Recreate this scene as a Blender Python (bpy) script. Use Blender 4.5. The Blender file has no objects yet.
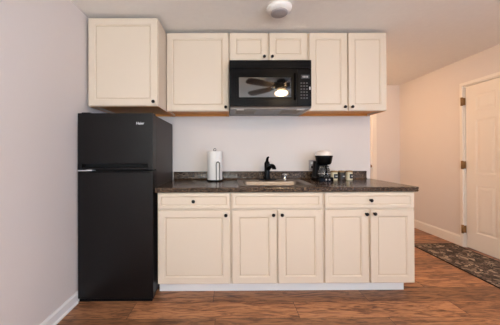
import bpy, bmesh, math, random
from mathutils import Vector, Matrix, Euler
random.seed(7)
SC = bpy.context.scene
COL = SC.collection
PI = math.pi

def lin(r, g, b):
    f = lambda c: (c/255)/12.92 if c/255 <= 0.04045 else ((c/255+0.055)/1.055)**2.4
    return (f(r), f(g), f(b), 1)

# ------------------------------------------------------------------ camera, world, lights, exposure
cam = bpy.data.cameras.new('camera')
cam.sensor_width = 36; cam.sensor_fit = 'HORIZONTAL'
cam.lens = 232.6*36/500
cam.shift_x = 0.0383; cam.shift_y = -0.0171
cam.clip_start = 0.05
cam_o = bpy.data.objects.new('camera', cam)
COL.objects.link(cam_o)
cam_o.location = (0.5994, -2.5655, 1.1774)
CR = Matrix.Rotation(-0.0048, 4, 'Z') @ Matrix.Rotation(PI/2+0.004, 4, 'X') @ Matrix.Rotation(-0.0037, 4, 'Z')
cam_o.rotation_euler = CR.to_euler()
SC.camera = cam_o

SC.view_settings.view_transform = 'Standard'
SC.view_settings.look = 'None'
SC.view_settings.gamma = 1
SC.view_settings.use_curve_mapping = False
SC.view_settings.exposure = 0.22

world = bpy.data.worlds.new('world'); SC.world = world; world.use_nodes = True

# power of each light as (red, green, blue)
LIGHT = {
 'sky': (0.3, 0.4, 0.55),
 'window_left': (78.0, 86.0, 85.0),
 'window_right': (14.0, 14.0, 14.0),
 'window_side': (24.0, 44.0, 74.0),
 'fan': (118.0, 82.0, 45.0),
 'hall': (10.0, 6.0, 3.0),
 'passage': (99.0, 65.0, 37.0),
}
def split(c):
    m = max(max(c), 1e-6); return m, tuple(v/m for v in c)
world.node_tree.nodes['Background'].inputs[0].default_value = (*split(LIGHT['sky'])[1], 1)
world.node_tree.nodes['Background'].inputs[1].default_value = split(LIGHT['sky'])[0]
def area(name, loc, rot, sx, sy, key):
    l = bpy.data.lights.new(name, 'AREA'); l.shape = 'RECTANGLE'; l.size = sx; l.size_y = sy
    l.energy, l.color = split(LIGHT[key])
    o = bpy.data.objects.new(name, l); COL.objects.link(o); o.location = loc; o.rotation_euler = rot
    return o
# daylight through the rear windows, plus an added side window
area('window_daylight', (0.35, -5.12, 1.5), (PI/2+0.68, 0, 0), 1.5, 1.25, 'window_left')
area('window_daylight', (2.5, -5.12, 1.5), (PI/2+0.68, 0, 0), 1.1, 1.25, 'window_right')
area('window_daylight', (3.5, -4.0, 1.5), (PI/2+0.4, 0, PI/2), 1.4, 1.25, 'window_side')

# ------------------------------------------------------------------ materials
def newmat(name):
    m = bpy.data.materials.new(name); m.use_nodes = True
    nt = m.node_tree; return m, nt, nt.nodes['Principled BSDF']

def mat(name, col, rough=0.5, metal=0.0, ior=1.45, var=0.0, vscale=6.0, bump=0.0, bscale=200.0, coat=0.0, spec=0.5, emit=None, estr=0, trans=0.0):
    m, nt, b = newmat(name)
    b.inputs['Base Color'].default_value = col
    b.inputs['Roughness'].default_value = rough
    b.inputs['Metallic'].default_value = metal
    b.inputs['IOR'].default_value = ior
    b.inputs['Coat Weight'].default_value = coat
    b.inputs['Specular IOR Level'].default_value = spec
    b.inputs['Transmission Weight'].default_value = trans
    if emit:
        b.inputs['Emission Color'].default_value = emit; b.inputs['Emission Strength'].default_value = estr
    tc = nt.nodes.new('ShaderNodeTexCoord')
    n = nt.nodes.new('ShaderNodeTexNoise'); n.inputs['Scale'].default_value = vscale; n.inputs['Detail'].default_value = 4
    nt.links.new(tc.outputs['Object'], n.inputs['Vector'])
    mx = nt.nodes.new('ShaderNodeMix'); mx.data_type = 'RGBA'
    mx.inputs['A'].default_value = [c*(1-var) for c in col[:3]]+[1]
    mx.inputs['B'].default_value = [min(1, c*(1+var)) for c in col[:3]]+[1]
    nt.links.new(n.outputs['Fac'], mx.inputs['Factor']); nt.links.new(mx.outputs['Result'], b.inputs['Base Color'])
    if bump:
        n2 = nt.nodes.new('ShaderNodeTexNoise'); n2.inputs['Scale'].default_value = bscale; n2.inputs['Detail'].default_value = 3
        nt.links.new(tc.outputs['Object'], n2.inputs['Vector'])
        bp = nt.nodes.new('ShaderNodeBump'); bp.inputs['Strength'].default_value = bump; bp.inputs['Distance'].default_value = 0.003
        nt.links.new(n2.outputs['Fac'], bp.inputs['Height']); nt.links.new(bp.outputs['Normal'], b.inputs['Normal'])
    return m

M = {}
M['wall'] = mat('wall_paint', lin(222, 210, 203), 0.75, var=0.015, vscale=1.5, bump=0.25, bscale=90)
M['ceil'] = mat('ceiling_texture', lin(244, 240, 234), 0.9, var=0.03, vscale=25, bump=0.7, bscale=45)
M['casing'] = mat('casing_paint', lin(236, 226, 216), 0.45, var=0.01)
M['trim'] = mat('white_trim', lin(236, 230, 226), 0.4, var=0.01)
M['door'] = mat('door_paint', lin(234, 222, 210), 0.45, var=0.01)
M['cream'] = mat('cream_cabinet', lin(215, 197, 177), 0.38, var=0.012, vscale=3)
M['glaze'] = mat('glazed_groove', lin(186, 160, 130), 0.5, var=0.03)  # darker cream that paints shadow into the cabinet front grooves
M['maple'] = mat('maple_underside', lin(222, 152, 78), 0.5, var=0.12, vscale=12)
M['knob'] = mat('dark_bronze', lin(26, 21, 20), 0.3, metal=0.6)
M['black'] = mat('black_fridge', lin(14, 12, 13), 0.33, spec=0.35, var=0.05, bump=0.12, bscale=400)
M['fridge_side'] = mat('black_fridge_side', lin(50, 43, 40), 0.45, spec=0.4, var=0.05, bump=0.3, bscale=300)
M['gloss'] = mat('gloss_black_plastic', lin(13, 12, 13), 0.25, spec=0.12)
M['bezel'] = mat('window_bezel', lin(8, 8, 8), 0.3, spec=0.1)
M['softblack'] = mat('soft_black_plastic', lin(17, 15, 16), 0.4, spec=0.12)
M['dark'] = mat('dark_gap', lin(8, 8, 8), 0.8)
M['mwglass'] = mat('dark_glass', lin(12, 11, 12), 0.04, ior=2.35)
M['chrome'] = mat('chrome', lin(215, 213, 210), 0.12, metal=1)
M['steel'] = mat('brushed_steel', lin(134, 124, 114), 0.42, metal=1, var=0.06, vscale=40)
M['vent'] = mat('grey_vent_metal', lin(108, 102, 98), 0.35, metal=0.7, var=0.2, vscale=30)
M['silver'] = mat('silver_badge', lin(225, 225, 228), 0.3, metal=0.3)
M['paper'] = mat('paper_towel', lin(238, 232, 226), 0.9, var=0.02, vscale=60, bump=0.5, bscale=150)
M['white'] = mat('white_plastic', lin(238, 234, 230), 0.4)
M['grey'] = mat('grey_plastic', lin(176, 168, 168), 0.6)
M['brass'] = mat('antique_brass', lin(142, 104, 62), 0.5, metal=0.3)
M['lid'] = mat('cream_lid', lin(238, 226, 216), 0.3)
M['jarcream'] = mat('cream_ceramic', lin(220, 206, 176), 0.25, var=0.03)
M['jardark'] = mat('dark_ceramic', lin(66, 58, 54), 0.25, var=0.1)
M['jarlid'] = mat('tan_wood_lid', lin(150, 118, 78), 0.5, var=0.15, vscale=40)
M['labelblack'] = mat('black_label', lin(24, 22, 22), 0.5)
M['labelwhite'] = mat('white_label', lin(215, 212, 205), 0.5)
M['key'] = mat('grey_key', lin(74, 70, 72), 0.5)
M['display'] = mat('display_glass', lin(60, 62, 66), 0.15)
M['blade'] = mat('fan_blade_wood', lin(92, 74, 62), 0.5, var=0.1)
M['lampglass'] = mat('lamp_bowl', lin(255, 235, 200), 0.4, emit=(*split(LIGHT['fan'])[1], 1), estr=split(LIGHT['fan'])[0])
M['lampglass_hall'] = mat('lamp_bowl_hall', lin(255, 235, 200), 0.4, emit=(*split(LIGHT['hall'])[1], 1), estr=split(LIGHT['hall'])[0])
M['lampglass_passage'] = mat('lamp_bowl_passage', lin(255, 235, 200), 0.4, emit=(*split(LIGHT['passage'])[1], 1), estr=split(LIGHT['passage'])[0])
M['coffee'] = mat('carafe_glass', lin(235, 232, 228), 0.03, ior=1.45, trans=0.9)
M['pane'] = mat('window_glass', (1, 1, 1, 1), 0.0, ior=1.05, trans=1.0)
M['lens'] = mat('frosted_lens', lin(225, 220, 214), 0.3)

def math_(nt, op, a, b=None):
    n = nt.nodes.new('ShaderNodeMath'); n.operation = op
    for i, v in enumerate((a, b)):
        if v is None: continue
        if hasattr(v, 'links'): nt.links.new(v, n.inputs[i])
        else: n.inputs[i].default_value = v
    return n.outputs[0]

def wood_floor():
    m, nt, b = newmat('laminate_planks')
    N, L = nt.nodes, nt.links
    tc = N.new('ShaderNodeTexCoord'); sp = N.new('ShaderNodeSeparateXYZ'); L.new(tc.outputs['Object'], sp.inputs[0])
    X, Y = sp.outputs[0], sp.outputs[1]
    PW, PL = 0.19, 1.25
    yy = math_(nt, 'DIVIDE', math_(nt, 'ADD', Y, 0.70+PW*40), PW)
    row = math_(nt, 'FLOOR', yy)
    xx = math_(nt, 'ADD', math_(nt, 'DIVIDE', math_(nt, 'ADD', X, 20), PL), math_(nt, 'ADD', 0.12, math_(nt, 'MULTIPLY', math_(nt, 'SUBTRACT', 39.0, row), 0.488)))
    colm = math_(nt, 'FLOOR', xx)
    cb = N.new('ShaderNodeCombineXYZ'); L.new(row, cb.inputs[0]); L.new(colm, cb.inputs[1])
    w2 = N.new('ShaderNodeTexWhiteNoise'); w2.noise_dimensions = '2D'; L.new(cb.outputs[0], w2.inputs['Vector'])
    # grain coordinates: stretched along X, shifted per plank
    cv = N.new('ShaderNodeCombineXYZ')
    L.new(math_(nt, 'MULTIPLY', X, 2.4), cv.inputs[0]); L.new(math_(nt, 'MULTIPLY', Y, 15), cv.inputs[1])
    L.new(math_(nt, 'MULTIPLY', w2.outputs['Value'], 37), cv.inputs[2])
    n1 = N.new('ShaderNodeTexNoise'); n1.inputs['Scale'].default_value = 1.5; n1.inputs['Detail'].default_value = 8; n1.inputs['Roughness'].default_value = 0.62; n1.inputs['Distortion'].default_value = 1.6
    L.new(cv.outputs[0], n1.inputs['Vector'])
    cv2 = N.new('ShaderNodeCombineXYZ')
    L.new(math_(nt, 'MULTIPLY', X, 9), cv2.inputs[0]); L.new(math_(nt, 'MULTIPLY', Y, 90), cv2.inputs[1])
    L.new(math_(nt, 'MULTIPLY', w2.outputs['Value'], 91), cv2.inputs[2])
    n2 = N.new('ShaderNodeTexNoise'); n2.inputs['Scale'].default_value = 1.6; n2.inputs['Detail'].default_value = 5; L.new(cv2.outputs[0], n2.inputs['Vector'])
    cr = N.new('ShaderNodeValToRGB'); e = cr.color_ramp.elements
    e[0].position = 0.30; e[0].color = lin(50, 31, 21); e[1].position = 0.72; e[1].color = lin(188, 134, 92)
    a = e.new(0.43); a.color = lin(112, 72, 48); a = e.new(0.53); a.color = lin(164, 112, 76)
    f = math_(nt, 'ADD', math_(nt, 'MULTIPLY', n1.outputs['Fac'], 0.74), math_(nt, 'MULTIPLY', n2.outputs['Fac'], 0.26))
    L.new(f, cr.inputs[0])
    hsv = N.new('ShaderNodeHueSaturation'); L.new(cr.outputs[0], hsv.inputs['Color'])
    ph = math_(nt, 'ADD', math_(nt, 'MULTIPLY', math_(nt, 'SUBTRACT', row, 39.0), 0.42), math_(nt, 'SUBTRACT', math_(nt, 'MULTIPLY', math_(nt, 'SUBTRACT', colm, 16.0), 0.16), 0.08))
    tone = math_(nt, 'COSINE', math_(nt, 'MULTIPLY', ph, 2*PI))
    L.new(math_(nt, 'ADD', 0.96, math_(nt, 'MULTIPLY', tone, 0.24)), hsv.inputs['Value'])
    # seams
    fy = math_(nt, 'FRACT', yy); fx = math_(nt, 'FRACT', xx)
    sy = math_(nt, 'LESS_THAN', fy, 0.016); sx = math_(nt, 'LESS_THAN', fx, 0.0028)
    s = math_(nt, 'MAXIMUM', sy, sx)
    mx = N.new('ShaderNodeMix'); mx.data_type = 'RGBA'; L.new(s, mx.inputs['Factor']); L.new(hsv.outputs[0], mx.inputs['A']); mx.inputs['B'].default_value = lin(44, 26, 18)
    L.new(mx.outputs['Result'], b.inputs['Base Color'])
    b.inputs['Roughness'].default_value = 0.45
    bp = N.new('ShaderNodeBump'); bp.inputs['Strength'].default_value = 0.3; bp.inputs['Distance'].default_value = 0.002
    L.new(math_(nt, 'SUBTRACT', n2.outputs['Fac'], s), bp.inputs['Height']); L.new(bp.outputs['Normal'], b.inputs['Normal'])
    return m
M['floor'] = wood_floor()

def granite():
    m, nt, b = newmat('brown_granite_laminate')
    N, L = nt.nodes, nt.links
    tc = N.new('ShaderNodeTexCoord')
    v = N.new('ShaderNodeTexVoronoi'); v.inputs['Scale'].default_value = 260; L.new(tc.outputs['Object'], v.inputs['Vector'])
    n = N.new('ShaderNodeTexNoise'); n.inputs['Scale'].default_value = 60; n.inputs['Detail'].default_value = 5; L.new(tc.outputs['Object'], n.inputs['Vector'])
    sp = N.new('ShaderNodeSeparateColor'); L.new(v.outputs['Color'], sp.inputs[0])
    f = math_(nt, 'ADD', math_(nt, 'MULTIPLY', sp.outputs[0], 0.55), math_(nt, 'MULTIPLY', n.outputs['Fac'], 0.45))
    cr = N.new('ShaderNodeValToRGB'); e = cr.color_ramp.elements
    e[0].position = 0.3; e[0].color = lin(24, 18, 15); e[1].position = 0.8; e[1].color = lin(156, 126, 98)
    a = e.new(0.5); a.color = lin(56, 43, 36); a = e.new(0.64); a.color = lin(90, 70, 56)
    L.new(f, cr.inputs[0]); L.new(cr.outputs[0], b.inputs['Base Color'])
    b.inputs['Roughness'].default_value = 0.2; b.inputs['Specular IOR Level'].default_value = 0.35
    return m
M['granite'] = granite()

def rug_mat():
    m, nt, b = newmat('mottled_scroll_rug')
    N, L = nt.nodes, nt.links
    tc = N.new('ShaderNodeTexCoord')
    n = N.new('ShaderNodeTexNoise'); n.inputs['Scale'].default_value = 9; n.inputs['Detail'].default_value = 2; L.new(tc.outputs['Object'], n.inputs['Vector'])
    mp = N.new('ShaderNodeMix'); mp.data_type = 'VECTOR'; mp.inputs['Factor'].default_value = 0.12
    L.new(tc.outputs['Object'], mp.inputs['A']); L.new(n.outputs['Color'], mp.inputs['B'])
    v = N.new('ShaderNodeTexVoronoi'); v.feature = 'DISTANCE_TO_EDGE'; v.inputs['Scale'].default_value = 27; L.new(mp.outputs['Result'], v.inputs['Vector'])
    v2 = N.new('ShaderNodeTexVoronoi'); v2.inputs['Scale'].default_value = 27; L.new(mp.outputs['Result'], v2.inputs['Vector'])
    sp = N.new('ShaderNodeSeparateColor'); L.new(v2.outputs['Color'], sp.inputs[0])
    cr = N.new('ShaderNodeValToRGB'); e = cr.color_ramp.elements
    e[0].position = 0.1; e[0].color = lin(62, 48, 42); e[1].position = 0.95; e[1].color = lin(168, 148, 128)
    a = e.new(0.55); a.color = lin(112, 92, 78)
    L.new(sp.outputs[0], cr.inputs[0])
    r2 = N.new('ShaderNodeValToRGB'); r2.color_ramp.elements[0].position = 0.03; r2.color_ramp.elements[1].position = 0.10; L.new(v.outputs['Distance'], r2.inputs[0])
    mx = N.new('ShaderNodeMix'); mx.data_type = 'RGBA'; L.new(r2.outputs[0], mx.inputs['Factor']); mx.inputs['A'].default_value = lin(46, 38, 35); L.new(cr.outputs[0], mx.inputs['B'])
    L.new(mx.outputs['Result'], b.inputs['Base Color']); b.inputs['Roughness'].default_value = 0.95
    return m
M['rug'] = rug_mat()
M['rugedge'] = mat('rug_binding', lin(40, 33, 32), 0.9)

# ------------------------------------------------------------------ mesh helpers
def box(bm, x0, x1, y0, y1, z0, z1, mi=0, bev=0.0, seg=2):
    vs = [bm.verts.new(p) for p in ((x0,y0,z0),(x1,y0,z0),(x1,y1,z0),(x0,y1,z0),(x0,y0,z1),(x1,y0,z1),(x1,y1,z1),(x0,y1,z1))]
    fs = [bm.faces.new([vs[i] for i in q]) for q in ((3,2,1,0),(4,5,6,7),(0,1,5,4),(1,2,6,5),(2,3,7,6),(3,0,4,7))]
    for f in fs: f.material_index = mi
    if bev:
        es = list({e for f in fs for e in f.edges})
        r = bmesh.ops.bevel(bm, geom=es, offset=bev, segments=seg, profile=0.7, affect='EDGES')
        for f in r['faces']: f.material_index = mi
    return fs

def lathe(bm, prof, c=(0,0,0), axis='Z', seg=28, mi=0):
    """prof: (radius, height) from bottom to top along the axis"""
    rings = []
    for r, h in prof:
        ring = []
        for k in range(seg):
            a = 2*PI*k/seg
            if axis == 'Z': p = (c[0]+r*math.cos(a), c[1]+r*math.sin(a), c[2]+h)
            elif axis == 'Y': p = (c[0]+r*math.cos(a), c[1]-h, c[2]+r*math.sin(a))   # outwards = -Y
            else: p = (c[0]-h, c[1]+r*math.cos(a), c[2]+r*math.sin(a))               # outwards = -X
            ring.append(bm.verts.new(p))
        rings.append(ring)
    fs = []
    for a, b in zip(rings, rings[1:]):
        for k in range(seg):
            fs.append(bm.faces.new((a[k], a[(k+1)%seg], b[(k+1)%seg], b[k])))
    fs.append(bm.faces.new(rings[0][::-1])); fs.append(bm.faces.new(rings[-1]))
    for f in fs: f.material_index = mi; f.smooth = True
    return fs

def tube(bm, pts, r, seg=10, mi=0, radii=None):
    pts = [Vector(p) for p in pts]; rings = []
    up = Vector((0.13, 0.21, 0.97)).normalized()
    for i, p in enumerate(pts):
        t = (pts[min(i+1, len(pts)-1)]-pts[max(i-1, 0)]).normalized()
        s = t.cross(up); s = s.normalized() if s.length > 1e-4 else Vector((1,0,0))
        u = s.cross(t).normalized(); rr = radii[i] if radii else r
        rings.append([bm.verts.new(p+s*rr*math.cos(2*PI*k/seg)+u*rr*math.sin(2*PI*k/seg)) for k in range(seg)])
    for a, b in zip(rings, rings[1:]):
        for k in range(seg):
            f = bm.faces.new((a[k], a[(k+1)%seg], b[(k+1)%seg], b[k])); f.smooth = True; f.material_index = mi
    for r_ in (rings[0], rings[-1]):
        f = bm.faces.new(r_); f.material_index = mi

def smooth_path(pts, n=6):
    pts = [Vector(p) for p in pts]; out = []
    P = [pts[0]]+pts+[pts[-1]]
    for i in range(1, len(P)-2):
        for k in range(n):
            t = k/n; a, b, c, d = P[i-1:i+3]
            out.append(0.5*((2*b)+(c-a)*t+(2*a-5*b+4*c-d)*t*t+(3*b-a-3*c+d)*t**3))
    out.append(pts[-1]); return out

def extrude_x(bm, prof, x0, x1, mi=0, smooth=False):
    """prof: closed loop of (y, z)"""
    a = [bm.verts.new((x0, y, z)) for y, z in prof]; b = [bm.verts.new((x1, y, z)) for y, z in prof]
    n = len(prof)
    for k in range(n):
        f = bm.faces.new((a[k], a[(k+1)%n], b[(k+1)%n], b[k])); f.material_index = mi; f.smooth = smooth
    for r in (a, b):
        f = bm.faces.new(r); f.material_index = mi

def link(name, bm, mats, parent=None, off=None):
    bmesh.ops.recalc_face_normals(bm, faces=bm.faces)
    if off is None and parent is not None: off = OFF.get(parent.name)
    if off is not None:
        bmesh.ops.translate(bm, verts=bm.verts, vec=-Vector(off))
    me = bpy.data.meshes.new(name); bm.to_mesh(me); bm.free()
    for m in (mats if isinstance(mats, (list, tuple)) else [mats]): me.materials.append(M[m])
    o = bpy.data.objects.new(name, me); COL.objects.link(o)
    if parent is not None: o.parent = parent
    if off is not None: OFF[o.name] = tuple(off)
    return o
OFF = {}

def thing(name, label, cat, loc, group=None):
    o = bpy.data.objects.new(name, None); COL.objects.link(o); o.empty_display_size = 0.05
    o.location = loc; o['label'] = label; o['category'] = cat
    if group: o['group'] = group
    OFF[o.name] = tuple(loc)
    return o

def struct(name, bm, mats):
    o = link(name, bm, mats); o['kind'] = 'structure'; return o

def B(*a, **k):
    bm = bmesh.new(); box(bm, *a, **k); return bm

def wall_with_holes_x(bm, x0, x1, y0, y1, z0, z1, holes):
    """wall running along X with rectangular openings (hx0,hx1,hz0,hz1)"""
    x = x0
    for hx0, hx1, hz0, hz1 in sorted(holes):
        box(bm, x, hx0, y0, y1, z0, z1)
        if hz0 > z0: box(bm, hx0, hx1, y0, y1, z0, hz0)
        box(bm, hx0, hx1, y0, y1, hz1, z1); x = hx1
    box(bm, x, x1, y0, y1, z0, z1)

# ------------------------------------------------------------------ the setting
XL, XR, YF, YR, H = -0.634, 3.57, 1.48, -5.2, 2.385
struct('floor', B(XL-0.12, XR+0.12, YR-0.12, YF+0.12, -0.1, 0), 'floor')
struct('ceiling', B(XL-0.12, XR+0.12, YR-0.12, YF+0.12, H, H+0.1), 'ceil')
struct('wall_left', B(XL-0.12, XL, YR, YF, 0, H), 'wall')
struct('wall_back', B(XL, 2.155, 0, 0.12, 0, H), 'wall')
bm = bmesh.new(); wall_with_holes_x(bm, XL, XR, YF, YF+0.12, 0, H, [(2.28, 3.08, 0, 2.04)])
struct('wall_far', bm, 'wall')
bm = bmesh.new(); wall_with_holes_x(bm, XL-0.12, XR+0.12, YR-0.12, YR, 0, H, [(-0.4, 1.1, 0.85, 2.1), (1.95, 3.05, 0.85, 2.1)])
struct('wall_rear', bm, 'wall')
DY0, DY1, DT = -0.447, 0.37, 2.04      # entry door in the right wall
bm = bmesh.new()
box(bm, XR, XR+0.12, YR, -4.7, 0, H); box(bm, XR, XR+0.12, -4.7, -3.3, 0, 0.85); box(bm, XR, XR+0.12, -4.7, -3.3, 2.1, H); box(bm, XR, XR+0.12, -3.3, DY0, 0, H); box(bm, XR, XR+0.12, DY1, YF, 0, H); box(bm, XR, XR+0.12, DY0, DY1, DT, H)
struct('wall_right', bm, 'wall')

for n, (x0, x1) in enumerate(((-0.4, 1.1), (1.95, 3.05)), 1):
    bm = bmesh.new(); z0, z1 = 0.85, 2.1; y0, y1 = YR-0.1, YR-0.02
    box(bm, x0, x0+0.05, y0, y1, z0, z1); box(bm, x1-0.05, x1, y0, y1, z0, z1)
    box(bm, x0+0.05, x1-0.05, y0, y1, z0, z0+0.05); box(bm, x0+0.05, x1-0.05, y0, y1, z1-0.05, z1); box(bm, x0+0.05, x1-0.05, y0, y1, 1.46, 1.5)
    w = struct('window_%d' % n, bm, 'trim')
    g = link('pane', B(x0+0.05, x1-0.05, YR-0.065, YR-0.061, z0+0.05, z1-0.05), 'pane', w)

bm = bmesh.new()
for q in ((-4.7, -4.65, 0.85, 2.1), (-3.35, -3.3, 0.85, 2.1), (-4.65, -3.35, 0.85, 0.9), (-4.65, -3.35, 2.05, 2.1), (-4.65, -3.35, 1.46, 1.5)): box(bm, XR+0.02, XR+0.1, *q)
w = struct('window_3', bm, 'trim')  # added window, put in so cool daylight reaches the left wall
link('pane', B(XR+0.061, XR+0.065, -4.65, -3.35, 0.9, 2.05), 'pane', w)

def base_prof(x, s, h, t):     # x wall plane, s=+1 board grows to +x
    return [(x, 0), (x+s*t, 0), (x+s*t, h-0.018), (x+s*t*0.55, h-0.008), (x+s*t*0.4, h), (x, h)]
def base_y(name, prof, y0, y1, m='trim'):
    bm = bmesh.new()
    a = [bm.verts.new((x, y0, z)) for x, z in prof]; b = [bm.verts.new((x, y1, z)) for x, z in prof]; n = len(prof)
    for k in range(n): bm.faces.new((a[k], a[(k+1)%n], b[(k+1)%n], b[k]))
    bm.faces.new(a); bm.faces.new(b)
    return struct(name, bm, m)
base_y('baseboard_left', base_prof(XL, 1, 0.085, 0.011), YR, -0.002)
base_y('trim_1', [(XL+0.0115, 0), (XL+0.024, 0), (XL+0.022, 0.009), (XL+0.0115, 0.016)], YR, -0.70)
base_y('baseboard_right', base_prof(XR, -1, 0.13, 0.014), 0.410, YF-0.02, 'casing')
bm = bmesh.new(); box(bm, 3.17, XR-0.016, YF-0.014, YF, 0, 0.13, bev=0.003); struct('baseboard_far', bm, 'casing')

def panel_rings(bm, u0, u1, v0, v1, prof, P, mis=None):
    """nested rectangles; prof = (inset, depth), P(u, v, d) -> point; caps the last one"""
    prev = None
    for i, (ins, d) in enumerate(prof):
        ring = [bm.verts.new(P(u, v, d)) for u, v in ((u0+ins, v0+ins), (u1-ins, v0+ins), (u1-ins, v1-ins), (u0+ins, v1-ins))]
        if prev:
            for k in range(4):
                f = bm.faces.new((prev[k], prev[(k+1)%4], ring[(k+1)%4], ring[k]))
                f.material_index = mis[i] if mis else 0
        prev = ring
    bm.faces.new(prev)

# --- entry door in the right wall
fr = bmesh.new()
c = 0.038
box(fr, XR-0.016, XR, DY1, DY1+c, 0, DT, bev=0.004); box(fr, XR-0.016, XR, DY0-c, DY0, 0, DT, bev=0.004)
box(fr, XR-0.016, XR, DY0-c, DY1+c, DT, DT+c, bev=0.004)
box(fr, XR, XR+0.12, DY1-0.012, DY1, 0, DT-0.012); box(fr, XR, XR+0.12, DY0, DY0+0.012, 0, DT-0.012); box(fr, XR, XR+0.12, DY0, DY1, DT-0.012, DT)
casing = struct('trim_2', fr, 'casing')
dm = bmesh.new(); dx = XR+0.008; y0, y1 = DY0+0.018, DY1-0.018; zt = DT-0.018
ym = (y0+y1)/2
cols = [(ym+0.055, y1-0.115), (y0+0.115, ym-0.055)]
rows = [(1.70, 1.90), (0.94, 1.60), (0.22, 0.80)]
ys = sorted({y0, y1, *[v for cc in cols for v in cc]}); zs = sorted({0.012, zt, *[v for r in rows for v in r]})
for i in range(len(ys)-1):
    for j in range(len(zs)-1):
        a, b_, c0, c1 = ys[i], ys[i+1], zs[j], zs[j+1]
        is_panel = any(abs(a-cc[0]) < 1e-6 for cc in cols) and any(abs(c0-r[0]) < 1e-6 for r in rows)
        P = lambda u, v, d: (dx+d, u, v)
        if is_panel: panel_rings(dm, a, b_, c0, c1, [(0, 0), (0.014, 0.005), (0.024, 0.0055), (0.05, 0.001)], P)
        else: dm.faces.new([dm.verts.new(P(u, v, 0)) for u, v in ((a, c0), (b_, c0), (b_, c1), (a, c1))])
bmesh.ops.remove_doubles(dm, verts=dm.verts, dist=1e-5)
be = [e for e in dm.edges if len(e.link_faces) == 1]
r = bmesh.ops.extrude_edge_only(dm, edges=be)
vs = [v for v in r['geom'] if isinstance(v, bmesh.types.BMVert)]
bmesh.ops.translate(dm, verts=vs, vec=(0.036, 0, 0))
dm.faces.new([min(vs, key=lambda v: (v.co.y-q[0])**2+(v.co.z-q[1])**2) for q in ((y0, 0.012), (y1, 0.012), (y1, zt), (y0, zt))])
bmesh.ops.recalc_face_normals(dm, faces=dm.faces)
door1 = struct('door_1', dm, 'door')
for hz in (1.84, 1.04, 0.23):
    h = bmesh.new()
    lathe(h, [(0.013, -0.052), (0.013, 0.052)], (XR-0.0298, DY1-0.006, hz), seg=12)
    box(h, XR-0.0165, XR+0.0075, DY1-0.0165, DY1-0.0125, hz-0.045, hz+0.045)
    box(h, XR-0.0195, XR-0.0165, DY1-0.0165, DY1+0.008, hz-0.045, hz+0.045)
    o = link('hinge', h, 'brass', door1); o['label'] = 'antique brass hinge'
k = bmesh.new(); lathe(k, [(0.032, 0), (0.032, 0.008), (0.012, 0.012), (0.012, 0.04), (0.027, 0.05), (0.03, 0.065), (0.018, 0.078), (0.004, 0.08)], (XR+0.008, y0+0.07, 0.96), 'X', 20)
o = link('door_knob', k, 'brass', door1)

# --- second door, deeper in the hall
fr = bmesh.new(); x0, x1 = 2.28, 3.08
box(fr, x1, x1+0.075, YF-0.016, YF, 0, 2.04, bev=0.004); box(fr, x0-0.075, x0, YF-0.016, YF, 0, 2.04, bev=0.004)
box(fr, x0-0.075, x1+0.075, YF-0.016, YF, 2.04, 2.115, bev=0.004)
box(fr, x1-0.012, x1, YF, YF+0.12, 0, 2.028); box(fr, x0, x0+0.012, YF, YF+0.12, 0, 2.028); box(fr, x0, x1, YF, YF+0.12, 2.028, 2.04)
struct('trim_3', fr, 'casing')
dm = bmesh.new(); box(dm, x0+0.016, x1-0.016, YF+0.02, YF+0.055, 0.01, 2.02, bev=0.002)
door2 = struct('door_2', dm, 'door')
k = bmesh.new(); lathe(k, [(0.03, 0), (0.03, 0.008), (0.011, 0.012), (0.011, 0.035), (0.026, 0.045), (0.028, 0.058), (0.016, 0.07), (0.004, 0.072)], (x1-0.05, YF+0.02, 0.975), 'Y', 20)
link('door_knob', k, 'brass', door2)

# toe kick board below the base cabinets
bm = bmesh.new(); box(bm, -0.012, 2.108, -0.545, -0.53, 0.0, 0.106, bev=0.002); struct('trim_4', bm, 'trim')

# ------------------------------------------------------------------ cabinets
def door_panel(x0, x1, z0, z1, yb, t=0.02, fw=0.055, style='door'):
    """cabinet front seen from -Y; back at yb, face at yb-t"""
    bm = bmesh.new()
    P = lambda u, v, d: (u, yb-t+d, v)
    if style == 'door':
        prof = [(0, t), (0, 0.004), (0.004, 0), (fw, 0), (fw+0.003, 0.0035), (fw+0.008, 0.005), (fw+0.010, 0.0085), (fw+0.0135, 0.0085), (fw+0.017, 0.0055), (fw+0.03, 0.0055)]
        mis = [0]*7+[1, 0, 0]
    else:
        prof = [(0, t), (0, 0.004), (0.004, 0), (fw, 0), (fw+0.003, 0.004), (fw+0.006, 0.007), (fw+0.008, 0.007), (fw+0.010, 0.0055), (fw+0.014, 0.0055)]
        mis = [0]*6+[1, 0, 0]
    panel_rings(bm, x0, x1, z0, z1, prof, P, mis)
    bm.faces.new([bm.verts.new(P(u, v, t)) for u, v in ((x0, z0), (x1, z0), (x1, z1), (x0, z1))])
    bmesh.ops.remove_doubles(bm, verts=bm.verts, dist=1e-5)
    return bm

def knob(x, z, y, parent):
    bm = bmesh.new()
    lathe(bm, [(0.009, 0), (0.009, 0.002), (0.0055, 0.004), (0.0055, 0.012), (0.0125, 0.016), (0.0148, 0.021), (0.012, 0.0265), (0.006, 0.029), (0.001, 0.0295)], (x, y, z), 'Y', 20)
    return link('knob', bm, 'knob', parent)

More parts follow.
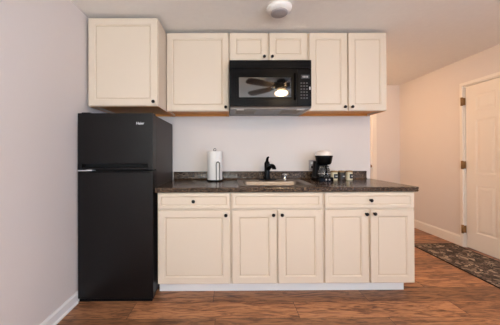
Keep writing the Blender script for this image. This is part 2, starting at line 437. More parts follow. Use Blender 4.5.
def carcass(x0, x1, yf, z0, z1, root, closed_bottom, recess=0.02):
    """cabinet box: cream sides and front frame, wood-coloured bottom"""
    bm = bmesh.new(); t = 0.016; yb = -0.002
    box(bm, x0, x0+t, yf+0.018, yb, z0, z1); box(bm, x1-t, x1, yf+0.018, yb, z0, z1)
    box(bm, x0+t, x1-t, yb-0.008, yb, z0+recess, z1)
    box(bm, x0+t, x1-t, yf+0.018, yb-0.008, z1-t, z1)
    box(bm, x0, x0+0.035, yf, yf+0.018, z0, z1); box(bm, x1-0.035, x1, yf, yf+0.018, z0, z1)
    box(bm, x0+0.035, x1-0.035, yf, yf+0.018, z1-0.035, z1); box(bm, x0+0.035, x1-0.035, yf, yf+0.018, z0, z0+0.04)
    box(bm, x0+0.035, x1-0.035, yf+0.004, yf+0.016, z0+0.04, z1-0.035)
    o = link('carcass', bm, 'cream', root)
    bm = bmesh.new(); box(bm, x0+t, x1-t, yf+0.019, yb-0.009, z0+recess, z0+recess+0.012)
    if not closed_bottom:
        box(bm, x0+0.001, x0+t-0.001, yf+0.019, yb-0.001, z0-0.0012, z0); box(bm, x1-t+0.001, x1-0.001, yf+0.019, yb-0.001, z0-0.0012, z0)
        box(bm, x0+0.001, x1-0.001, yf+0.001, yf+0.018, z0-0.0012, z0)
        box(bm, x0+t, x1-t, yb-0.022, yb-0.0095, z0, z0+recess)
    w = link('bottom_panel', bm, 'maple', root)
    if not closed_bottom: w['label'] = 'natural wood underside'
    return o

ZT, ZB = 2.357, 1.60
UF = -0.325    # face of the upper doors
# upper cabinets
u1 = thing('wall_cabinet', 'deep cream wall cabinet with one door right above the black refrigerator', 'cabinet', (-0.31, 0, ZB), 'wall cabinets')
carcass(-0.612, -0.014, -0.549, ZB, ZT, u1, False)
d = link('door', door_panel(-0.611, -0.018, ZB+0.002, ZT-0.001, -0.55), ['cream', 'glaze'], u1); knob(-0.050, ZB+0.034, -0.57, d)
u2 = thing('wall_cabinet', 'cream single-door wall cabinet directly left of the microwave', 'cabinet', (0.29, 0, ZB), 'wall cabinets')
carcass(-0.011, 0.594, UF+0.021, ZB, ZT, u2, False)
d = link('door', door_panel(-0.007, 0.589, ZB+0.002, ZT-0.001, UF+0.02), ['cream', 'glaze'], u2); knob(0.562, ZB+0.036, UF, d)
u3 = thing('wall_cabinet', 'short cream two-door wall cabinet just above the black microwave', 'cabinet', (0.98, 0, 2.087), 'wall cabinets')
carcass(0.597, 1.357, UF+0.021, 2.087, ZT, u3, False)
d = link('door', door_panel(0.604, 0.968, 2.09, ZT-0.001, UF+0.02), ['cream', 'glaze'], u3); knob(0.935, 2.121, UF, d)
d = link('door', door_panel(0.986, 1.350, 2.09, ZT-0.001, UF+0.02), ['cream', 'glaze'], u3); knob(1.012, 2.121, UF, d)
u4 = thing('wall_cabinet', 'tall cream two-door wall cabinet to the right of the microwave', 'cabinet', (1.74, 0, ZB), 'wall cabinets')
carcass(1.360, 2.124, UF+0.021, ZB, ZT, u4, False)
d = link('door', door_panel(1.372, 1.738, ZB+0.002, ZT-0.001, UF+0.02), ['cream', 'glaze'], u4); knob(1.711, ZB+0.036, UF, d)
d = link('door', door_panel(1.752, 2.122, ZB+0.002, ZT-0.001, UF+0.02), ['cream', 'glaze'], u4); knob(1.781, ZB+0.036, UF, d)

# base cabinets
CT = 0.868
YB = -0.63
def base_cab(x0, x1, label):
    r = thing('base_cabinet', label, 'cabinet', ((x0+x1)/2, -0.3, 0.1), 'base cabinets under the countertop')
    bm = bmesh.new()
    box(bm, x0, x0+0.016, YB+0.018, -0.002, 0.109, CT); box(bm, x1-0.016, x1, YB+0.018, -0.002, 0.109, CT)
    box(bm, x0+0.016, x1-0.016, -0.012, -0.002, 0.109, CT); box(bm, x0+0.016, x1-0.016, YB+0.018, -0.012, 0.109, 0.122)
    box(bm, x0, x0+0.03, YB, YB+0.018, 0.109, CT); box(bm, x1-0.03, x1, YB, YB+0.018, 0.109, CT)
    for za, zb in ((0.109, 0.135), (0.705, 0.745), (0.845, CT)): box(bm, x0+0.03, x1-0.03, YB, YB+0.018, za, zb)
    box(bm, (x0+x1)/2-0.02, (x0+x1)/2+0.02, YB+0.001, YB+0.017, 0.135, 0.705)
    # recessed plinth carrying the box
    box(bm, x0+0.02, x1-0.03, -0.528, -0.03, 0.0, 0.108)
    link('carcass', bm, 'cream', r)
    return r
yb = YB-0.001
F = yb-0.02
b1 = base_cab(0.0, 0.606, 'cream base cabinet with one door and one drawer beside the black refrigerator')
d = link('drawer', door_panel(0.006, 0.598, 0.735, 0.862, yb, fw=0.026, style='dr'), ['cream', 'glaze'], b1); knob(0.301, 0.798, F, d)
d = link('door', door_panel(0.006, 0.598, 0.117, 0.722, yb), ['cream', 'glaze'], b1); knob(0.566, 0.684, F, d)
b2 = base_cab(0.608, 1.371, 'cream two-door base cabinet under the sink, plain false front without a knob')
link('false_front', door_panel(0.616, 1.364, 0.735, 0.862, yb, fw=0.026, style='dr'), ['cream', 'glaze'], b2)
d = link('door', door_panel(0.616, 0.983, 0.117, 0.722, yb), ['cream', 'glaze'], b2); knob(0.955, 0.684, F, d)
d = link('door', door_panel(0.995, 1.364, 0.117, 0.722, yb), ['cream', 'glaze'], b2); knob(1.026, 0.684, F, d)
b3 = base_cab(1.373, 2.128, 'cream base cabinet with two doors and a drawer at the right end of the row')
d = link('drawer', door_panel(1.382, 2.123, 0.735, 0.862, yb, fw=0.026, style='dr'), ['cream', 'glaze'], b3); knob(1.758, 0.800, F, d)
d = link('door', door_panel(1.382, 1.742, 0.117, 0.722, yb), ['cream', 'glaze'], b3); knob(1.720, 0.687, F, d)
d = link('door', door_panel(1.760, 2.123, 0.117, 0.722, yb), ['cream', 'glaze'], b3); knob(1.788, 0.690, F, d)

# ------------------------------------------------------------------ countertop
CZ = 0.910
ct = thing('countertop', 'dark brown speckled stone-look countertop with backsplash lip above the base cabinets', 'countertop', (1.07, -0.33, CT+0.002))
X0, X1 = -0.012, 2.148
SX0, SX1, SY0, SY1 = 0.70, 1.31, -0.575, -0.105
bm = bmesh.new(); z0 = CT+0.001
fp = [(SY0, z0), (-0.655, z0), (-0.662, z0+0.006), (-0.664, z0+0.014), (-0.660, z0+0.020), (-0.659, z0+0.023), (-0.666, z0+0.027), (-0.668, CZ-0.010), (-0.665, CZ-0.003), (-0.658, CZ), (SY0, CZ)]
extrude_x(bm, fp, X0, X1)
box(bm, X0, SX0, SY0, -0.001, z0, CZ); box(bm, SX1, X1, SY0, -0.001, z0, CZ); box(bm, SX0, SX1, SY1, -0.001, z0, CZ)
link('worktop', bm, 'granite', ct)
bm = bmesh.new()
cove = [(-0.02-0.022*(1-math.sin(a)), CZ+0.0005+0.022*(1-math.cos(a))) for a in [i*PI/2/5 for i in range(6)]]
bp_ = [(-0.001, CZ+0.0005)]+cove+[(-0.02, CZ+0.066), (-0.023, CZ+0.070), (-0.023, CZ+0.081), (-0.019, CZ+0.086), (-0.001, CZ+0.086)]
extrude_x(bm, bp_, X0, 2.10)
link('backsplash', bm, 'granite', ct)

# ------------------------------------------------------------------ sink
sk = thing('sink', 'stainless steel drop-in sink set in the dark countertop', 'sink', (1.005, -0.34, CZ-0.17))
bm = bmesh.new()
ox0, ox1, oy0, oy1 = 0.672, 1.338, -0.60, -0.075
ix0, ix1, iy0, iy1 = 0.725, 1.285, -0.555, -0.215
def rr(x0, x1, y0, y1, r, z, n=5):
    out = []
    for cx, cy, a0 in ((x1-r, y1-r, 0), (x0+r, y1-r, PI/2), (x0+r, y0+r, PI), (x1-r, y0+r, 1.5*PI)):
        for i in range(n+1):
            a = a0+PI/2*i/n; out.append((cx+r*math.cos(a), cy+r*math.sin(a), z))
    return out
loops = [rr(ox0, ox1, oy0, oy1, 0.03, CZ+0.001), rr(ox0+0.004, ox1-0.004, oy0+0.004, oy1-0.004, 0.03, CZ+0.006), rr(ox0+0.014, ox1-0.014, oy0+0.014, oy1-0.014, 0.03, CZ+0.006),
         rr(ox0+0.018, ox1-0.018, oy0+0.018, oy1-0.018, 0.03, CZ+0.004),
         rr(ix0, ix1, iy0, iy1, 0.05, CZ+0.004), rr(ix0+0.006, ix1-0.006, iy0+0.006, iy1-0.006, 0.05, CZ-0.006),
         rr(ix0+0.010, ix1-0.010, iy0+0.008, iy1-0.008, 0.05, CZ-0.14), rr(ix0+0.05, ix1-0.05, iy0+0.05, iy1-0.05, 0.05, CZ-0.165), rr((ix0+ix1)/2-0.06, (ix0+ix1)/2+0.06, -0.445, -0.325, 0.058, CZ-0.169)]
prev = None
for lp in loops:
    r = [bm.verts.new(p) for p in lp]
    if prev:
        for k in range(len(r)):
            f = bm.faces.new((prev[k], prev[(k+1)%len(r)], r[(k+1)%len(r)], r[k])); f.smooth = True
    prev = r
bm.faces.new(prev)
link('basin', bm, 'steel', sk)
bm = bmesh.new(); lathe(bm, [(0.05, 0.0), (0.052, 0.003), (0.042, 0.004), (0.036, 0.0015), (0.012, 0.001), (0.01, 0.008), (0.002, 0.009)], ((ix0+ix1)/2, -0.385, CZ-0.168)); link('drain', bm, 'chrome', sk)

# faucet
fz = CZ+0.0055
fa = thing('faucet', 'black single-lever faucet standing on the back ledge of the sink', 'faucet', (0.995, -0.145, fz))
bm = bmesh.new()
lp0 = rr(0.905, 1.085, -0.175, -0.115, 0.029, fz); lp1 = rr(0.905, 1.085, -0.175, -0.115, 0.029, fz+0.006); lp2 = rr(0.91, 1.08, -0.17, -0.12, 0.025, fz+0.011)
ra = [[bm.verts.new(p) for p in l] for l in (lp0, lp1, lp2)]
for a, b_ in zip(ra, ra[1:]):
    for k in range(len(a)): bm.faces.new((a[k], a[(k+1)%len(a)], b_[(k+1)%len(a)], b_[k]))
bm.faces.new(ra[0]); bm.faces.new(ra[-1]); link('base_plate', bm, 'gloss', fa)
bm = bmesh.new(); lathe(bm, [(0.036, 0), (0.034, 0.01), (0.029, 0.022), (0.028, 0.10), (0.029, 0.14), (0.028, 0.165), (0.021, 0.180), (0.010, 0.187), (0.003, 0.188)], (0.988, -0.145, fz+0.011)); link('body', bm, 'gloss', fa)
bm = bmesh.new(); pts = smooth_path([(0.995, -0.155, fz+0.118), (1.012, -0.19, fz+0.142), (1.024, -0.215, fz+0.148), (1.034, -0.235, fz+0.144), (1.040, -0.246, fz+0.132)])
tube(bm, pts, 0.013, 12, radii=[0.025-0.005*i/len(pts) for i in range(len(pts))]); lathe(bm, [(0.019, -0.012), (0.0205, -0.006), (0.0205, 0.006)], (1.042, -0.248, fz+0.128), seg=14); link('spout', bm, 'gloss', fa)
bm = bmesh.new(); pts = smooth_path([(0.988, -0.145, fz+0.195), (0.989, -0.15, fz+0.215), (0.993, -0.16, fz+0.230), (0.998, -0.17, fz+0.236)]); tube(bm, pts, 0.008, 10, radii=[0.016-0.006*i/len(pts) for i in range(len(pts))]); link('lever', bm, 'gloss', fa)
sd = thing('soap_dispenser', 'small chrome soap dispenser cap on the sink ledge right of the faucet', 'soap dispenser', (1.172, -0.145, fz))
bm = bmesh.new(); lathe(bm, [(0.027, 0), (0.026, 0.006), (0.015, 0.014), (0.0125, 0.03), (0.014, 0.038)], (1.172, -0.145, fz)); link('collar', bm, 'chrome', sd)
bm = bmesh.new(); lathe(bm, [(0.014, 0.0385), (0.026, 0.044), (0.030, 0.052), (0.026, 0.060), (0.012, 0.065), (0.002, 0.066)], (1.172, -0.145, fz)); link('cap', bm, 'chrome', sd)

# ------------------------------------------------------------------ refrigerator
fg = thing('refrigerator', 'black top-freezer refrigerator standing between left wall and base cabinets', 'refrigerator', (-0.325, -0.35, 0))
FX0, FX1, FY, FH = -0.624, -0.020, -0.69, 1.518
bm = bmesh.new(); box(bm, FX0+0.004, FX1-0.003, -0.600, -0.03, 0.03, FH-0.008, bev=0.005)
for x in (FX0+0.05, FX1-0.05):
    for y in (-0.56, -0.08): lathe(bm, [(0.02, 0), (0.02, 0.03)], (x, y, 0.0), seg=12)
link('body', bm, 'fridge_side', fg)
bm = bmesh.new(); box(bm, FX0+0.012, FX1-0.012, -0.608, -0.599, 0.05, FH-0.02); link('door_gasket', bm, 'dark', fg)
bm = bmesh.new(); box(bm, FX0+0.01, FX1-0.01, -0.684, -0.6005, 0.001, 0.024, bev=0.004); link('toe_grille', bm, 'softblack', fg)
# freezer door: face above a finger recess cut in its lower edge
bm = bmesh.new(); box(bm, FX0, FX1, FY, -0.609, 1.108, FH, bev=0.006, seg=3)
box(bm, FX0+0.002, FX1-0.002, FY+0.045, -0.609, 1.060, 1.112)
box(bm, FX0, FX0+0.035, FY, -0.609, 1.060, 1.112, bev=0.004); box(bm, FX1-0.042, FX1, FY, -0.609, 1.060, 1.112, bev=0.004)
fd = link('freezer_door', bm, 'black', fg)
bm = bmesh.new(); extrude_x(bm, [(FY+0.044, 1.060), (FY+0.004, 1.060), (FY-0.002, 1.066), (FY-0.001, 1.076), (FY+0.010, 1.082), (FY+0.044, 1.080)], FX0+0.036, FX1-0.043); link('handle', bm, 'black', fd)
bm = bmesh.new(); box(bm, FX0+0.036, FX1-0.043, FY+0.040, FY+0.0445, 1.0825, 1.1075); o = link('finger_recess', bm, 'dark', fd)  # dark strip painting shade into the recess above the handle
bm = bmesh.new(); box(bm, FX0, FX1, FY, -0.609, 0.026, 1.050, bev=0.008, seg=3); rd = link('refrigerator_door', bm, 'black', fg)
bm = bmesh.new(); extrude_x(bm, [(FY-0.002, 1.036), (FY-0.004, 1.040), (FY-0.002, 1.044), (FY+0.003, 1.045), (FY+0.003, 1.035)], FX0+0.10, FX1-0.02); link('handle_lip', bm, 'softblack', rd)
bm = bmesh.new(); box(bm, FX0-0.001, FX0+0.115, FY-0.002, FY+0.05, 1.0515, 1.0585, bev=0.001); box(bm, FX0+0.07, FX0+0.118, FY-0.005, FY+0.02, 1.0525, 1.0622, bev=0.0015)
o = link('hinge', bm, 'silver', fg); o['label'] = 'silver middle hinge bracket'
bm = bmesh.new(); box(bm, FX0+0.01, FX0+0.08, -0.655, -0.56, FH+0.0005, FH+0.012, bev=0.004); link('hinge_cover', bm, 'softblack', fg)
def text(s, size, x, y, z, m, parent, depth=0.0008, name='lettering', bold=0.0):
    cu = bpy.data.curves.new(name, 'FONT'); cu.body = s; cu.size = size; cu.extrude = depth; cu.offset = bold
    cu.align_x = 'CENTER'; cu.align_y = 'CENTER'
    t = bpy.data.objects.new(name+'_source', cu); COL.objects.link(t)
    bpy.context.view_layer.update()
    me = bpy.data.meshes.new_from_object(t.evaluated_get(bpy.context.evaluated_depsgraph_get()))
    bpy.data.objects.remove(t); me.name = name
    R_ = Matrix.Translation(Vector((x, y, z))-Vector(OFF[parent.name])) @ Matrix.Rotation(PI/2, 4, 'X')
    me.transform(R_); me.materials.clear(); me.materials.append(M[m])
    o = bpy.data.objects.new(name, me); COL.objects.link(o); o.parent = parent; return o
t = text('Haier', 0.028, -0.121, FY-0.001, 1.434, 'silver', fd, name='badge', bold=0.0006); t['label'] = 'silver Haier lettering badge'

# ------------------------------------------------------------------ microwave
mw = thing('microwave', 'black over-the-counter microwave with window door hung under the short wall cabinet', 'microwave', (0.98, -0.2, 1.607))
mX = lambda px: 0.600+(px-229.5)/108.7
mZ = lambda py: 2.050-(py-60)/108.7
MX0, MX1, MY = 0.601, 1.354, -0.43
bm = bmesh.new(); box(bm, MX0, MX1, MY+0.03, -0.003, 1.612, 2.046, bev=0.003); link('housing', bm, 'softblack', mw)
bm = bmesh.new(); extrude_x(bm, [(MY+0.029, 2.050), (MY+0.004, 2.050), (MY, 2.044), (MY, 1.976), (MY+0.004, 1.972), (MY+0.029, 1.972)], MX0, MX1)
gr = link('vent_grille', bm, 'softblack', mw)
bm = bmesh.new()
for i in range(5): box(bm, MX0+0.012, MX1-0.012, MY-0.003, MY-0.0005, 1.984+i*0.0125, 1.989+i*0.0125, bev=0.001)
link('slats', bm, 'gloss', gr)
dx1 = mX(297.6)
bm = bmesh.new()
wx0, wx1, wz0, wz1 = mX(238.8), mX(291.2), mZ(97.3), mZ(77.2)
zz0, zz1 = 1.625, 1.969
box(bm, MX0, wx0, MY, MY+0.028, zz0, zz1); box(bm, wx1, dx1, MY, MY+0.028, zz0, zz1); box(bm, wx0, wx1, MY, MY+0.028, zz0, wz0); box(bm, wx0, wx1, MY, MY+0.028, wz1, zz1)
bmesh.ops.remove_doubles(bm, verts=bm.verts, dist=1e-6)
md = link('door', bm, 'gloss', mw)
bm = bmesh.new(); ww = 0.022
box(bm, wx0-ww, wx0, MY-0.002, MY-0.0002, wz0-ww, wz1+ww); box(bm, wx1, wx1+ww*0.5, MY-0.002, MY-0.0002, wz0-ww, wz1+ww); box(bm, wx0, wx1, MY-0.002, MY-0.0002, wz1, wz1+ww); box(bm, wx0, wx1, MY-0.002, MY-0.0002, wz0-ww, wz0)
link('window_frame', bm, 'bezel', md)
bm = bmesh.new(); box(bm, wx0+0.001, wx1-0.001, MY+0.002, MY+0.02, wz0+0.001, wz1-0.001)
link('window', bm, 'mwglass', md)
bm = bmesh.new(); hx = mX(295.0)
tube(bm, smooth_path([(hx, MY-0.001, mZ(99.5)), (hx, MY-0.024, mZ(97)), (hx, MY-0.032, mZ(87)), (hx, MY-0.024, mZ(76.5)), (hx, MY-0.001, mZ(74))]), 0.009, 12); link('handle', bm, 'gloss', md)
bm = bmesh.new(); box(bm, dx1+0.003, MX1, MY, MY+0.028, zz0, zz1, bev=0.002)
cp = link('control_panel', bm, 'gloss', mw)
bm = bmesh.new(); box(bm, mX(301), mX(309.5), MY-0.002, MY-0.0002, mZ(79), mZ(75)); dp = link('display', bm, 'display', cp)
bm = bmesh.new()
for i in range(4): box(bm, mX(302.6+i*1.5), mX(303.5+i*1.5), MY-0.0026, MY-0.0021, mZ(77.9), mZ(76.1))
link('lit_segments', bm, 'grey', dp)
for r_ in range(6):
    for c_ in range(3):
        bm = bmesh.new(); cx_, cz_ = mX(301.3+c_*2.8), mZ(83.3+r_*3.0)
        box(bm, cx_-0.0075, cx_+0.0075, MY-0.0015, MY-0.0002, cz_-0.006, cz_+0.006, bev=0.0006, seg=1); link('button', bm, 'key', cp)
bm = bmesh.new(); box(bm, mX(309.2), mX(310.6), MY-0.003, MY-0.0002, mZ(90), mZ(87), bev=0.001); link('button', bm, 'grey', cp)
bm = bmesh.new(); box(bm, MX0+0.002, MX1-0.002, MY+0.004, -0.02, 1.605, 1.6115); 
extrude_x(bm, [(MY+0.0005, 1.623), (MY+0.012, 1.607), (MY+0.028, 1.607), (MY+0.028, 1.623)], MX0+0.001, MX1-0.001)
un = link('underside', bm, 'vent', mw); un['label'] = 'grey metal underside'
for xa, xb in ((0.65, 0.86), (1.10, 1.30)):
    bm = bmesh.new(); box(bm, xa, xb, -0.33, -0.14, 1.602, 1.6048)
    for i in range(9): box(bm, xa+0.01, xb-0.01, -0.322+i*0.02, -0.315+i*0.02, 1.6005, 1.602)
    link('grease_filter', bm, 'steel', un)
for xa in (0.665, 1.235):
    bm = bmesh.new(); box(bm, xa, xa+0.07, -0.40, -0.352, 1.600, 1.6048, bev=0.002); link('lamp_lens', bm, 'lens', un)

# ------------------------------------------------------------------ things on the countertop
pt = thing('paper_towel_holder', 'white paper towel roll on a black base standing near the refrigerator', 'paper towels', (0.446, -0.175, CZ))
cx_, cy_ = 0.446, -0.175
bm = bmesh.new(); lathe(bm, [(0.079, 0.0005), (0.082, 0.006), (0.080, 0.0145), (0.02, 0.016)], (cx_, cy_, CZ)); link('base', bm, 'gloss', pt)
bm = bmesh.new(); lathe(bm, [(0.02, 0.0), (0.074, 0.0), (0.076, 0.004), (0.076, 0.284), (0.074, 0.289), (0.022, 0.289), (0.02, 0.285)], (cx_, cy_, CZ+0.0165), seg=40); link('paper_roll', bm, 'paper', pt)
bm = bmesh.new(); tube(bm, [(cx_, cy_, CZ+0.298), (cx_, cy_, CZ+0.312)], 0.005)
tube(bm, [(cx_+0.013*math.cos(a), cy_, CZ+0.320+0.013*math.sin(a)) for a in [-PI/2+2*PI*i/14 for i in range(15)]], 0.003, 8); link('post', bm, 'knob', pt)
bm = bmesh.new(); ax_, ay_ = cx_+0.036, cy_-0.072
ar = [(ax_-0.017, ay_-0.006, CZ+0.012), (ax_-0.017, ay_-0.012, CZ+0.10), (ax_-0.017, ay_-0.012, CZ+0.175), (ax_-0.010, ay_-0.011, CZ+0.192), (ax_, ay_-0.010, CZ+0.198), (ax_+0.010, ay_-0.006, CZ+0.192), (ax_+0.017, ay_-0.002, CZ+0.175), (ax_+0.017, ay_-0.002, CZ+0.10), (ax_+0.017, ay_+0.004, CZ+0.012)]
tube(bm, smooth_path(ar, 4), 0.0042, 8); link('tension_arm', bm, 'knob', pt)

cm = thing('coffee_maker', 'black drip coffee maker with pale domed lid and glass carafe', 'coffee maker', (1.555, -0.19, CZ))
kx, ky, kz = 1.562, -0.19, CZ
bm = bmesh.new()
for zz, g in ((0, 0), (0.034, 0)): pass
lo = [rr(kx-0.102, kx+0.075, ky-0.085, ky+0.10, 0.04, kz+z) if i != 3 else rr(kx-0.096, kx+0.069, ky-0.079, ky+0.094, 0.034, kz+z) for i, z in enumerate((0.0005, 0.006, 0.034, 0.040))]
ra = [[bm.verts.new(p) for p in l] for l in lo]
for a, b_ in zip(ra, ra[1:]):
    for k in range(len(a)): bm.faces.new((a[k], a[(k+1)%len(a)], b_[(k+1)%len(a)], b_[k]))
bm.faces.new(ra[0]); bm.faces.new(ra[-1]); bs = link('base', bm, 'gloss', cm)
bm = bmesh.new(); lathe(bm, [(0.008, 0), (0.008, 0.004), (0.002, 0.005)], (kx+0.02, ky-0.0852, kz+0.02), 'Y', 14); lathe(bm, [(0.008, 0), (0.008, 0.004), (0.002, 0.005)], (kx-0.012, ky-0.0852, kz+0.02), 'Y', 14); o = link('switch', bm, 'grey', bs); o['label'] = 'grey switches'
bm = bmesh.new(); lo = [rr(kx-0.096, kx+0.06, ky+0.03, ky+0.092, 0.025, kz+0.041), rr(kx-0.084, kx+0.06, ky+0.03, ky+0.092, 0.025, kz+0.20)]
ra = [[bm.verts.new(p) for p in l] for l in lo]
for k in range(len(ra[0])): bm.faces.new((ra[0][k], ra[0][(k+1)%len(ra[0])], ra[1][(k+1)%len(ra[0])], ra[1][k]))
bm.faces.new(ra[0]); bm.faces.new(ra[1]); link('water_tank', bm, 'softblack', cm)
bm = bmesh.new(); lathe(bm, [(0.050, 0.163), (0.064, 0.168), (0.074, 0.188), (0.082, 0.235), (0.087, 0.252), (0.084, 0.256)], (kx, ky, kz), seg=32); link('filter_basket', bm, 'gloss', cm)
bm = bmesh.new(); lathe(bm, [(0.085, 0.257), (0.084, 0.264), (0.078, 0.282), (0.064, 0.298), (0.045, 0.307), (0.002, 0.311)], (kx, ky, kz), seg=32); o = link('lid', bm, 'lid', cm); o['label'] = 'pale cream domed lid'
bm = bmesh.new(); lathe(bm, [(0.050, 0.0), (0.056, 0.006), (0.062, 0.03), (0.060, 0.06), (0.048, 0.088), (0.042, 0.096), (0.045, 0.104)], (kx-0.005, ky-0.02, kz+0.042), seg=28); cf = link('carafe', bm, 'coffee', cm); cf['label'] = 'clear glass carafe'
bm = bmesh.new(); lathe(bm, [(0.046, 0.0), (0.047, 0.005), (0.03, 0.009), (0.004, 0.01)], (kx-0.005, ky-0.02, kz+0.1465)); link('carafe_lid', bm, 'softblack', cf)
bm = bmesh.new(); tube(bm, smooth_path([(kx-0.015, ky-0.066, kz+0.14), (kx-0.020, ky-0.105, kz+0.138), (kx-0.022, ky-0.118, kz+0.10), (kx-0.020, ky-0.10, kz+0.07), (kx-0.017, ky-0.082, kz+0.066)]), 0.007, 10); link('carafe_handle', bm, 'gloss', cf)
bm = bmesh.new(); lathe(bm, [(0.0628, -0.006), (0.0632, 0), (0.0628, 0.006)], (kx-0.005, ky-0.02, kz+0.074)); o = link('carafe_band', bm, 'chrome', cf); o['label'] = 'chrome band'

def jar(x, lab, body, label_m, mark_m, ang):
    r = thing('jar', lab, 'jar', (x, -0.13, CZ), 'jars on the countertop'); c_ = (x, -0.13, CZ)
    bm = bmesh.new(); lathe(bm, [(0.031, 0.0005), (0.034, 0.004), (0.0345, 0.012), (0.0345, 0.07), (0.033, 0.078), (0.030, 0.081)], c_); link('body', bm, body, r)
    bm = bmesh.new(); lathe(bm, [(0.034, 0.0815), (0.035, 0.084), (0.035, 0.094), (0.033, 0.097), (0.006, 0.098), (0.004, 0.1)], c_); link('lid', bm, 'jarlid', r)
    bm = bmesh.new(); prev = None
    def curved(bm, a0, a1, z0_, z1_, rad):
        prev = None
        for i in range(9):
            a = a0+(a1-a0)*i/8; p = [bm.verts.new((x+rr_*math.cos(a), -0.13+rr_*math.sin(a), CZ+z)) for rr_ in (rad, rad+0.0006) for z in (z0_, z1_)]
            if prev:
                for q in ((0, 1), (1, 3), (3, 2), (2, 0)): bm.faces.new((prev[q[0]], prev[q[1]], p[q[1]], p[q[0]]))
            else: bm.faces.new((p[0], p[1], p[3], p[2]))
            prev = p
        bm.faces.new((prev[0], prev[2], prev[3], prev[1]))
    curved(bm, ang-0.85, ang+0.85, 0.018, 0.066, 0.0348); lb = link('label', bm, label_m, r)
    bm = bmesh.new(); curved(bm, ang-0.4, ang+0.4, 0.037, 0.046, 0.0356); link('label_stripe', bm, mark_m, lb)
jar(1.694, 'cream jar with black label, next to the coffee maker, leftmost of three', 'jarcream', 'labelblack', 'labelwhite', -PI/2+0.35)
jar(1.772, 'dark jar standing between the two cream jars', 'jardark', 'labelblack', 'labelwhite', -PI/2+0.3)
jar(1.852, 'cream jar with black label at the right end, beside the backsplash end', 'jarcream', 'labelblack', 'labelwhite', -PI/2+0.5)

# outlet and plug behind the coffee maker
ou = thing('wall_outlet', 'pale wall outlet plate on the back wall left of the coffee maker', 'outlet', (1.505, 0, 1.06))
bm = bmesh.new(); box(bm, 1.470, 1.540, -0.006, -0.0005, 1.003, 1.118, bev=0.002); pl = link('plate', bm, 'grey', ou)
for z in (1.085, 1.04):
    bm = bmesh.new(); box(bm, 1.490, 1.520, -0.0085, -0.0062, z-0.014, z+0.014, bev=0.001); link('socket', bm, 'white', ou)
pg = thing('power_cord', 'black plug and power cord running from the outlet to the coffee maker', 'power cord', (1.505, -0.01, 1.04))
bm = bmesh.new(); box(bm, 1.492, 1.518, -0.045, -0.009, 1.027, 1.053, bev=0.004); link('plug', bm, 'softblack', pg)
bm = bmesh.new(); tube(bm, smooth_path([(1.505, -0.044, 1.04), (1.498, -0.058, 1.02), (1.485, -0.065, 0.96), (1.478, -0.07, 0.925), (1.468, -0.08, 0.9155), (1.470, -0.09, 0.9155)]), 0.004, 8); link('cable', bm, 'softblack', pg)

# ------------------------------------------------------------------ smoke detector, rug
sm = thing('smoke_detector', 'round white smoke detector mounted on the ceiling', 'smoke detector', (1.01, -0.66, H))
bm = bmesh.new(); lathe(bm, [(0.102, 0.0), (0.102, -0.012), (0.098, -0.022), (0.080, -0.036), (0.068, -0.041)], (1.01, -0.66, H-0.0005), seg=40); link('base', bm, 'white', sm)
bm = bmesh.new(); lathe(bm, [(0.069, 0.0), (0.067, -0.006), (0.055, -0.009), (0.003, -0.010)], (1.01, -0.66, H-0.0418), seg=40); o = link('cover', bm, 'grey', sm); o['label'] = 'grey vented face'
rg = thing('rug', 'grey and brown patterned runner rug on the floor along the entry door', 'rug', (3.235, -0.35, 0))
bm = bmesh.new(); box(bm, 2.962, 3.508, -1.19, 0.465, 0.0005, 0.008, bev=0.002); link('pile', bm, 'rug', rg)
bm = bmesh.new()
for q in ((2.95, 2.9615, -1.202, 0.477), (3.5085, 3.52, -1.202, 0.477), (2.9615, 3.5085, -1.202, -1.1905), (2.9615, 3.5085, 0.4655, 0.477)): box(bm, *q, 0.0005, 0.0085, bev=0.001)
o = link('binding', bm, 'rugedge', rg); o['label'] = 'dark edge binding'

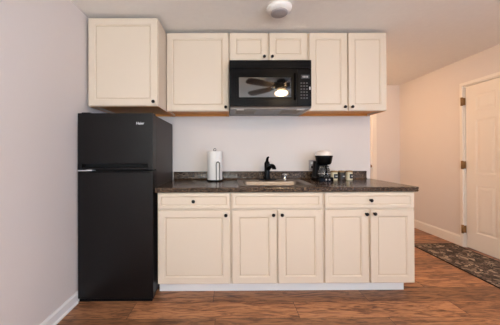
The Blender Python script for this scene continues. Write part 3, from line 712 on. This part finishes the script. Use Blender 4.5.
# ------------------------------------------------------------------ ceiling fan with lamp (seen mirrored in the microwave door) and hall lamp
fx, fy = 1.44, -2.05
cf = thing('ceiling_fan', 'brown-bladed ceiling fan with lit bowl lamp, seen mirrored in the microwave door', 'ceiling fan', (fx, fy, H))
bm = bmesh.new(); lathe(bm, [(0.07, 0), (0.075, -0.03), (0.14, -0.05), (0.15, -0.13), (0.08, -0.158), (0.06, -0.18)], (fx, fy, H-0.001)); link('motor', bm, 'knob', cf)
for i in range(5):
    a = math.radians(151+72*i); bm = bmesh.new()
    n = 8
    for s, e0 in ((0, 0),):
        top, bot = [], []
        out = [(0.17, -0.05), (0.30, -0.056), (0.5, -0.062), (0.62, -0.060), (0.665, -0.04), (0.672, 0.0), (0.665, 0.04), (0.62, 0.064), (0.5, 0.066), (0.30, 0.058), (0.17, 0.045)]
        for r_, w_ in out:
            x, y = fx+r_*math.cos(a)-w_*math.sin(a), fy+r_*math.sin(a)+w_*math.cos(a)
            z = H-0.105-w_*0.38
            top.append(bm.verts.new((x, y, z+0.003))); bot.append(bm.verts.new((x, y, z-0.003)))
        bm.faces.new(top); bm.faces.new(bot[::-1])
        for k in range(len(out)):
            bm.faces.new((top[k], top[(k+1)%len(out)], bot[(k+1)%len(out)], bot[k]))
    bl = link('blade', bm, 'blade', cf)
    bm = bmesh.new(); tube(bm, [(fx+0.10*math.cos(a), fy+0.10*math.sin(a), H-0.125), (fx+0.22*math.cos(a), fy+0.22*math.sin(a), H-0.128)], 0.010); link('blade_bracket', bm, 'steel', bl)
bm = bmesh.new(); lathe(bm, [(0.06, -0.182), (0.094, -0.204), (0.096, -0.210), (0.086, -0.226), (0.055, -0.240), (0.003, -0.246)], (fx, fy, H), seg=32); link('lamp_bowl', bm, 'lampglass', cf)
hl = thing('ceiling_lamp', 'round flush ceiling lamp with warm bowl near the entry', 'lamp', (2.75, -2.1, H))
bm = bmesh.new(); lathe(bm, [(0.16, 0), (0.165, -0.015), (0.15, -0.02)], (2.75, -2.1, H-0.0005), seg=32); link('base', bm, 'steel', hl)
bm = bmesh.new(); lathe(bm, [(0.148, -0.021), (0.145, -0.04), (0.11, -0.07), (0.05, -0.088), (0.003, -0.092)], (2.75, -2.1, H), seg=32); link('lamp_bowl', bm, 'lampglass_hall', hl)

px_, py_ = 2.25, 0.8
hp = thing('ceiling_lamp', 'round flush ceiling lamp with warm bowl in the hall behind the kitchen partition', 'lamp', (px_, py_, H))
bm = bmesh.new(); lathe(bm, [(0.14, 0), (0.145, -0.015), (0.13, -0.02)], (px_, py_, H-0.0005), seg=32); link('base', bm, 'steel', hp)
bm = bmesh.new(); lathe(bm, [(0.128, -0.021), (0.125, -0.04), (0.09, -0.07), (0.05, -0.085), (0.003, -0.09)], (px_, py_, H), seg=32); link('lamp_bowl', bm, 'lampglass_passage', hp)

bpy.context.view_layer.update()
